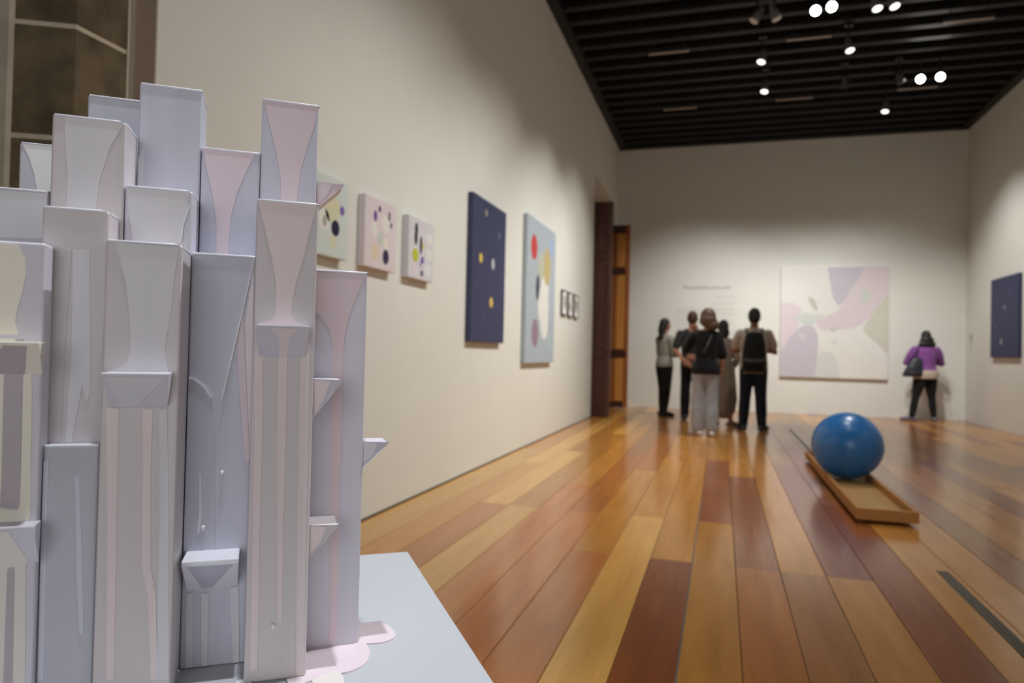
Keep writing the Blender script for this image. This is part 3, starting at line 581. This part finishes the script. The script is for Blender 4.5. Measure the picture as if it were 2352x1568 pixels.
# ------------------------------------------------------------------ visitors
SKINM = [mat('skin_a', srgb(176, 124, 98), .55, .3, .05, 20), mat('skin_b', srgb(150, 104, 82), .55, .3, .05, 20), mat('skin_c', srgb(190, 138, 112), .55, .3, .05, 20)]
def cloth(n, c_): return mat(n, c_, .85, .15, .18, 14, bump=.15, sheen=.1)
def hairm(n, c_): return mat(n, c_, .5, .35, .35, 6, (14, 14, 2), bump=.3)
def hand(bm, w_, d, n, H_, side, curl=.5):
    d = Vector(d).normalized(); n = Vector(n); n = (n-d*n.dot(d)).normalized(); s = d.cross(n).normalized()*side; w_ = Vector(w_)
    for k in (-1, -.33, .33, 1): limb(bm, [w_+s*k*.008*H_, w_+d*.03*H_+s*k*.016*H_, w_+d*.052*H_+s*k*.018*H_], [.0085*H_]*3, 8)
    for k, ln in zip((1, .33, -.33, -1), (.036, .042, .039, .030)):
        p = w_+d*.052*H_+s*k*.0185*H_; q = [p]; dd = d.copy()
        for j, f in enumerate((.45, .32, .23)):
            dd = (dd*math.cos(curl*.7)+n*math.sin(curl*.7)).normalized(); n2 = n
            q.append(q[-1]+dd*ln*H_*f)
        limb(bm, q, [.0062*H_, .0058*H_, .0054*H_, .0048*H_], 8)
    p = w_+d*.016*H_+s*.018*H_; q = p+(d*.55+s*.75+n*.3).normalized()*.022*H_
    limb(bm, [p, q, q+(d*.85+s*.3+n*.35).normalized()*.018*H_], [.0085*H_, .0068*H_, .0055*H_], 8)
def person(label, loc, rz, H_, P):
    """P: feet (left,right) (x,y,toe angle), arms per side (shoulder, elbow, wrist, hand dir, palm normal, curl), clothes, hair"""
    root = thing('person', label, 'person', (loc[0], loc[1], 0), rz)
    V = lambda *a: Vector(a)*H_
    fem = P.get('fem', False); sh = 0; bk = P.get('bulk', 1.0); hx, hy, hrot = P.get('head', (0, 0, 0))
    lean = P.get('lean', 0); arms = P['arms']; feet = P['feet']; skin = P['skin']
    hipz = .525; tors = [(.47, .082, .060), (.53, .092, .066), (.61, .071 if fem else .084, .054), (.69, .078 if fem else .092, .058), (.76, .084 if fem else .100, .056), (.805, .078 if fem else .096, .048), (.832, .054, .036)]
    def torso(bm, g, z0=0, z1=9, flare=0):
        R = []
        zs = sorted(set([z for z, _, _ in tors if z0 <= z <= z1]+[z for z in (z0, z1) if tors[0][0] < z < tors[-1][0]]))
        for z in zs:
            for (za, xa, ya), (zb_, xb, yb) in zip(tors, tors[1:]):
                if za <= z <= zb_: t_ = (z-za)/(zb_-za); rx, ry = xa+(xb-xa)*t_, ya+(yb-ya)*t_; break
            f = flare*max(0, (.62-z)/.15)
            R.append((hx*max(0, z-.5)/.4*H_, hy*max(0, z-.5)/.4*H_, z*H_, (rx*bk+g+f)*H_, (ry*bk+g+f)*H_))
        loft(bm, R)
    hc = V(hx, hy, .928)
    legs = []
    for s, (fx, fy, ta) in zip((-1, 1), feet):
        a = V(fx, fy, .045); hip = V(s*.048, 0, .50); kn = (a+hip)/2 + V(0, .012, 0) + V(*P.get('knee', ((0, 0, 0), (0, 0, 0)))[0 if s < 0 else 1])
        legs.append((hip, kn, a, ta))
    rot = Matrix.Rotation(hrot, 3, 'Z')
    # body, one continuous surface
    bm = bmesh.new(); torso(bm, 0)
    limb(bm, [V(hx*.8, hy*.8-.004, .81), V(hx*.95, hy*.95, .885)], [.034*H_, .031*H_])
    ball(bm, hc, (.044*H_, .054*H_, .066*H_), 22)
    ball(bm, hc+rot @ V(0, .014, -.030), (.034*H_, .038*H_, .036*H_), 16)
    limb(bm, [hc+rot @ V(0, .050, .002), hc+rot @ V(0, .062, -.016)], [.006*H_, .010*H_], 8)
    ball(bm, hc+rot @ V(0, .050, -.038), (.014*H_, .006*H_, .004*H_), 8)
    for s in (-1, 1): ball(bm, hc+rot @ V(s*.045, -.002, -.004), (.006*H_, .011*H_, .017*H_), 10)
    for hip, kn, a, ta in legs:
        limb(bm, [hip, kn, (kn*.6+a*.4)-V(0, .006, 0), a], [.050*H_*bk, .033*H_, .032*H_, .021*H_])
        d = Vector((math.sin(ta), math.cos(ta), 0)); limb(bm, [a-d*.015*H_+V(0, 0, -.018), a+d*.05*H_+V(0, 0, -.026), a+d*.09*H_+V(0, 0, -.032)], [.020*H_, .019*H_, .011*H_])
    for s, (S_, E_, W_, hd, hn, cu) in zip((-1, 1), arms):
        S_, E_, W_ = V(*S_), V(*E_), V(*W_)
        limb(bm, [S_, (S_+E_)/2, E_, (E_+W_)/2, W_], [.031*H_*bk, .026*H_*bk, .022*H_, .020*H_, .0145*H_])
        hand(bm, W_, hd, hn, H_, s if P.get('flip') is None else -s, cu)
    remesh('body', bm, .0062, skin, root, 2)
    for s in (-1, 1): obj('eye', ball(bmesh.new(), hc+rot @ V(s*.018, .0475, .004), (.0075*H_,)*3, 10), M_eye, root, True)
    # clothes
    top = P['top']; bm = bmesh.new(); torso(bm, .009, top['hem'], .826, top.get('flare', 0))
    limb(bm, [V(hx*.8-.045, hy*.7, .806), V(hx*.8+.045, hy*.7, .806)], [.031*H_]*2)
    for s, (S_, E_, W_, *_r) in zip((-1, 1), arms):
        S_, E_, W_ = V(*S_), V(*E_), V(*W_); g = top.get('sleeve_g', .010)*H_
        if top['sleeve'] <= 1: limb(bm, [S_, S_.lerp(E_, top['sleeve'])], [.030*H_*bk+g*.5, .027*H_*bk+g*.8])
        else: limb(bm, [S_, (S_+E_)/2, E_, E_.lerp(W_, top['sleeve']-1)], [.030*H_*bk+g*.5, .027*H_*bk+g*.8, .024*H_+g*.8, .016*H_+g])
    remesh(top['name'], bm, .008, top['mat'], root, 5)
    for u_ in P.get('under', []):
        bm = bmesh.new(); torso(bm, .006, u_['hem'], .60, u_.get('flare', 0)); remesh(u_['name'], bm, .008, u_['mat'], root, 4)
    lo = P['bottom']; bm = bmesh.new()
    if lo['kind'] == 'skirt':
        loft(bm, [(x*H_, y_*H_, z*H_, a_*H_, b_*H_) for x, y_, z, a_, b_ in lo['rings']])
    else:
        torso(bm, .004, 0, .60)
        g = lo['g']
        for hip, kn, a, ta in legs:
            limb(bm, [hip, hip.lerp(kn, .5), kn, kn.lerp(a, .5), a+V(0, 0, lo.get('cuff', -.005))], [(.052*bk+g[0])*H_, (.044*bk+g[0])*H_, (.034+g[1])*H_, (.032+(g[1]+g[2])/2)*H_, (.022+g[2])*H_])
    remesh(lo['name'], bm, .008, lo['mat'], root, 5)
    for (hip, kn, a, ta), s in zip(legs, (-1, 1)):
        bm = bmesh.new(); d = Vector((math.sin(ta), math.cos(ta), 0)); g0 = Vector((a.x, a.y, 0))
        for (f0, r0, z0) in ((-.030, .022, .024), (0, .025, .030), (.035, .026, .026), (.07, .027, .022), (.10, .020, .019)):
            ball(bm, g0+d*f0*H_+Vector((0, 0, z0*H_)), (r0*H_*1.05, r0*H_*1.05, z0*H_), 12)
        limb(bm, [g0+d*-.005*H_+V(0, 0, .03), a+V(0, 0, .004)], [.026*H_, .025*H_], 10)
        limb(bm, [g0-d*.025*H_+V(0, 0, .018), g0+d*.09*H_+V(0, 0, .016)], [.018*H_, .016*H_], 10)
        sh_ = remesh('shoe', bm, .006, P['shoe'], root, 2)
    h_ = P['hair']
    bm = bmesh.new()
    for kind, c_, r_ in h_['blobs']:
        ball(bm, hc+rot @ V(*c_), tuple(x*H_ for x in r_), 20)
    remesh('hair', bm, .006, h_['mat'], root, 3)
    return root
M_eye = mat('eye_white', srgb(225, 220, 212), .2, .5)
CAPH = [('b', (0, -.006, .010), (.049, .058, .064)), ('b', (0, -.018, -.012), (.048, .048, .052))]
black = hairm('black_hair', srgb(34, 30, 28)); brownh = hairm('brown_hair', srgb(92, 70, 52)); shortb = hairm('cropped_hair', srgb(84, 60, 46))
K_black = cloth('black_cotton', srgb(24, 24, 26)); K_char = cloth('charcoal_cotton', srgb(54, 56, 56)); K_leg = cloth('black_leggings', srgb(28, 28, 28)); K_navy = cloth('navy_denim', srgb(30, 34, 44))
K_beige = cloth('beige_cotton', srgb(186, 172, 158)); K_sage = cloth('sage_grey_knit', srgb(154, 154, 142)); K_jean = cloth('grey_denim', srgb(162, 163, 168)); K_pur = cloth('purple_knit', srgb(134, 82, 150)); K_dress = cloth('taupe_dress', srgb(128, 112, 96)); K_cream = cloth('cream_cotton', srgb(196, 180, 164))
S_black = cloth('black_shoe', srgb(40, 38, 40)); S_white = cloth('white_shoe', srgb(224, 220, 218)); S_lil = cloth('lilac_shoe', srgb(120, 112, 130)); S_tan = cloth('tan_sandal', srgb(130, 92, 70)); S_grey = cloth('grey_shoe', srgb(70, 66, 66))
# arms are (shoulder, elbow, wrist, hand direction, palm normal, finger curl) in body heights; x right, y forward
FOLD_L = ((-.094, 0, .784), (-.118, .035, .632), (-.01, .125, .655), (1, .1, .1), (0, -1, 0), .35)
FOLD_R = ((.094, 0, .784), (.118, .035, .632), (.01, .135, .665), (-1, .1, .1), (0, -1, 0), .35)
person('woman with long dark hair in sage top, arms folded, leftmost visitor', (-.95, 12.42), D(-48), 1.71, dict(fem=True, bulk=1.03, skin=SKINM[0], feet=((-.05, .02, .1), (.045, -.03, .15)),
  arms=(FOLD_L, FOLD_R), top=dict(name='blouse', mat=K_sage, hem=.50, sleeve=1.0, flare=.006, sleeve_g=.014), bottom=dict(kind='t', name='leggings', mat=K_leg, g=(.007, .010, .010)), shoe=S_black,
  hair=dict(mat=black, blobs=CAPH+[('b', (0, -.040, -.055), (.046, .034, .075)), ('b', (.01, -.052, -.115), (.034, .026, .06))])))
person('man with cropped hair in charcoal tee, hands held behind his back', (-.47, 11.95), D(4), 1.81, dict(skin=SKINM[0], feet=((-.055, 0, -.15), (.055, .01, .15)),
  arms=(((-.110, -.005, .784), (-.150, -.045, .63), (-.075, -.105, .545), (.75, -.2, -.55), (0, 1, 0), .3), ((.110, -.005, .784), (.150, -.045, .635), (.045, -.115, .57), (-1, -.1, .1), (0, 1, 0), .2)),
  top=dict(name='t_shirt', mat=K_char, hem=.475, sleeve=.72, sleeve_g=.014), bottom=dict(kind='t', name='trousers', mat=K_black, g=(.004, .012, .016)), shoe=S_grey,
  hair=dict(mat=shortb, blobs=[('b', (0, -.006, .012), (.0465, .0555, .060)), ('b', (0, -.014, -.008), (.046, .047, .044))])))
person('woman with brown bob in black tee and wide grey trousers, nearest visitor', (-.20, 9.66), D(14), 1.69, dict(fem=True, bulk=1.05, skin=SKINM[2], head=(.01, -.012, -.15), feet=((-.055, .0, -.35), (.045, -.03, .05)),
  arms=(((-.094, 0, .784), (-.140, .07, .68), (-.085, .115, .80), (.25, -.1, .9), (0, -1, 0), .8), ((.094, 0, .784), (.125, -.015, .63), (.128, .03, .512), (-.1, .1, -1), (-1, 0, 0), .35)),
  top=dict(name='t_shirt', mat=K_black, hem=.482, sleeve=.95, flare=.014, sleeve_g=.016), bottom=dict(kind='t', name='wide_trousers', mat=K_jean, g=(.008, .021, .028), cuff=.012), shoe=S_white,
  hair=dict(mat=brownh, blobs=[('b', (0, -.004, .010), (.060, .066, .068)), ('b', (0, -.020, -.022), (.068, .060, .058)), ('b', (.026, -.026, -.060), (.062, .050, .044))])))
person('dark haired woman in long taupe dress, half hidden behind the black tee', (.02, 11.15), D(10), 1.62, dict(fem=True, bulk=1.08, skin=SKINM[1], feet=((-.045, .02, -.1), (.07, -.06, .9)),
  arms=(((-.094, 0, .784), (-.13, .03, .635), (-.06, .10, .58), (.7, .5, -.2), (0, -1, 0), .4), ((.094, 0, .784), (.130, -.02, .63), (.105, .06, .53), (-.3, .5, -.8), (-1, 0, 0), .4)),
  top=dict(name='cardigan', mat=cloth('taupe_knit', srgb(150, 134, 120)), hem=.56, sleeve=1.5, sleeve_g=.012), bottom=dict(kind='skirt', name='long_skirt', mat=K_dress, rings=[(0, 0, .62, .094, .078), (0, 0, .53, .115, .09), (.005, 0, .40, .122, .10), (.01, 0, .25, .128, .108), (.005, 0, .14, .118, .10), (0, 0, .075, .085, .08)]), shoe=S_tan,
  hair=dict(mat=black, blobs=CAPH+[('b', (0, -.034, -.05), (.052, .036, .060))])))
pb = person('man with black hair, beige tee and navy jeans wearing the black backpack', (.445, 10.64), D(0), 1.77, dict(bulk=1.10, shw=.125, skin=SKINM[1], feet=((-.075, 0, -.35), (.070, -.02, .45)),
  arms=(((-.108, -.004, .784), (-.158, .055, .645), (-.065, .155, .66), (1, .2, 0), (0, -1, 0), .5), ((.108, -.004, .784), (.165, .055, .642), (.075, .155, .66), (-1, .2, 0), (0, -1, 0), .5)),
  top=dict(name='t_shirt', mat=K_beige, hem=.462, sleeve=.62, sleeve_g=.016, flare=.004), bottom=dict(kind='t', name='jeans', mat=K_navy, g=(.006, .012, .014)), shoe=S_grey,
  hair=dict(mat=black, blobs=[('b', (0, -.005, .014), (.049, .058, .060)), ('b', (0, -.016, -.012), (.0475, .049, .046))])))
person('woman in purple sweater and black leggings at the far right', (3.45, 13.90), D(8), 1.60, dict(fem=True, bulk=1.30, skin=SKINM[1], feet=((-.135, .0, -1.2), (.105, .03, .15)),
  arms=(((-.112, 0, .78), (-.178, .05, .645), (-.06, .135, .64), (1, .3, 0), (0, -1, 0), .5), ((.112, 0, .78), (.186, .05, .64), (.07, .14, .655), (-1, .3, 0), (0, -1, 0), .5)),
  top=dict(name='sweater', mat=K_pur, hem=.505, sleeve=1.85, sleeve_g=.016, flare=.004), under=[dict(name='shirt_hem', mat=K_cream, hem=.455, flare=.012)],
  bottom=dict(kind='t', name='leggings', mat=K_leg, g=(.004, .008, .007)), shoe=S_lil,
  hair=dict(mat=black, blobs=CAPH+[('b', (0, -.030, -.040), (.072, .050, .058)), ('b', (0, -.036, -.082), (.090, .046, .046))])))
# backpack
bk = thing('backpack', 'black backpack worn on the back of the beige tee', 'backpack', (.445, 10.64-.118, 1.04))
M_bag = cloth('black_nylon', srgb(30, 30, 28)); M_band = cloth('grey_band', srgb(84, 82, 78))
bm = loft(bmesh.new(), [(0, -.045, -.19, .110, .045), (0, -.055, -.16, .150, .075), (0, -.055, 0, .152, .082), (0, -.05, .2, .135, .072), (0, -.035, .33, .105, .05), (0, -.028, .36, .07, .03)]); remesh('pack_body', bm, .009, M_bag, bk, 4)
bm = loft(bmesh.new(), [(0, -.095, -.17, .11, .035), (0, -.105, -.10, .135, .052), (0, -.105, -.02, .132, .05), (0, -.095, .03, .115, .03)]); remesh('front_pocket', bm, .008, M_bag, bk, 3)
obj('grey_trim', tube(bmesh.new(), [(-.125, -.118, -.02), (-.06, -.158, -.035), (.06, -.158, -.035), (.125, -.118, -.02)], [.018]*4, 8, .5), M_band, bk, True)
for s in (-1, 1): obj('shoulder_strap', tube(bmesh.new(), [(s*.085, -.03, .30), (s*.10, .02, .385), (s*.105, .10, .405), (s*.112, .215, .33), (s*.118, .235, .2)], [.024]*5, 8, .35), M_bag, bk, True)
obj('carry_loop', tube(bmesh.new(), [(-.03, -.02, .355), (-.02, -.02, .385), (.02, -.02, .385), (.03, -.02, .355)], [.007]*4, 8), M_bag, bk, True)
bk.scale = (1.1, 1.0, 1.04)
# shoulder bag
hb = thing('shoulder_bag', 'dark slate shoulder bag hanging on the purple sweater', 'bag', (3.25, 13.78, .80))
M_hb = mat('slate_leather', srgb(44, 46, 54), .45, .4, .2, 10)
bm = loft(bmesh.new(), [(-.03, 0, -.02, .155, .05), (-.03, 0, .02, .165, .075), (.0, 0, .14, .135, .07), (.03, 0, .26, .095, .04), (.04, 0, .31, .07, .02)]); remesh('bag_body', bm, .009, M_hb, hb, 4)
obj('bag_strap', tube(bmesh.new(), [(-.05, 0, .24), (.015, -.03, .40), (.055, .01, .50), (.06, .09, .53), (.06, .16, .47), (.06, .14, .30)], [.013]*6, 8, .6), M_hb, hb, True)
obj('bag_flap', tube(bmesh.new(), [(-.13, -.052, .05), (-.03, -.08, .03), (.10, -.055, .06)], [.03]*3, 8, .3), M_hb, hb, True)
# cross-body strap of the nearest woman
st = thing('crossbody_strap', 'pale grey crossbody strap over the shoulder of the black tee', 'strap', (-.20, 9.66, 1.2), D(14))
obj('strap_band', tube(bmesh.new(), [(.06, .11, .12), (.075, .05, .205), (.072, -.04, .205), (.045, -.105, .13), (.0, -.133, .03), (-.06, -.14, -.10)], [.016]*6, 8, .4), mat('strap_grey', srgb(112, 112, 110), .7), st, True)
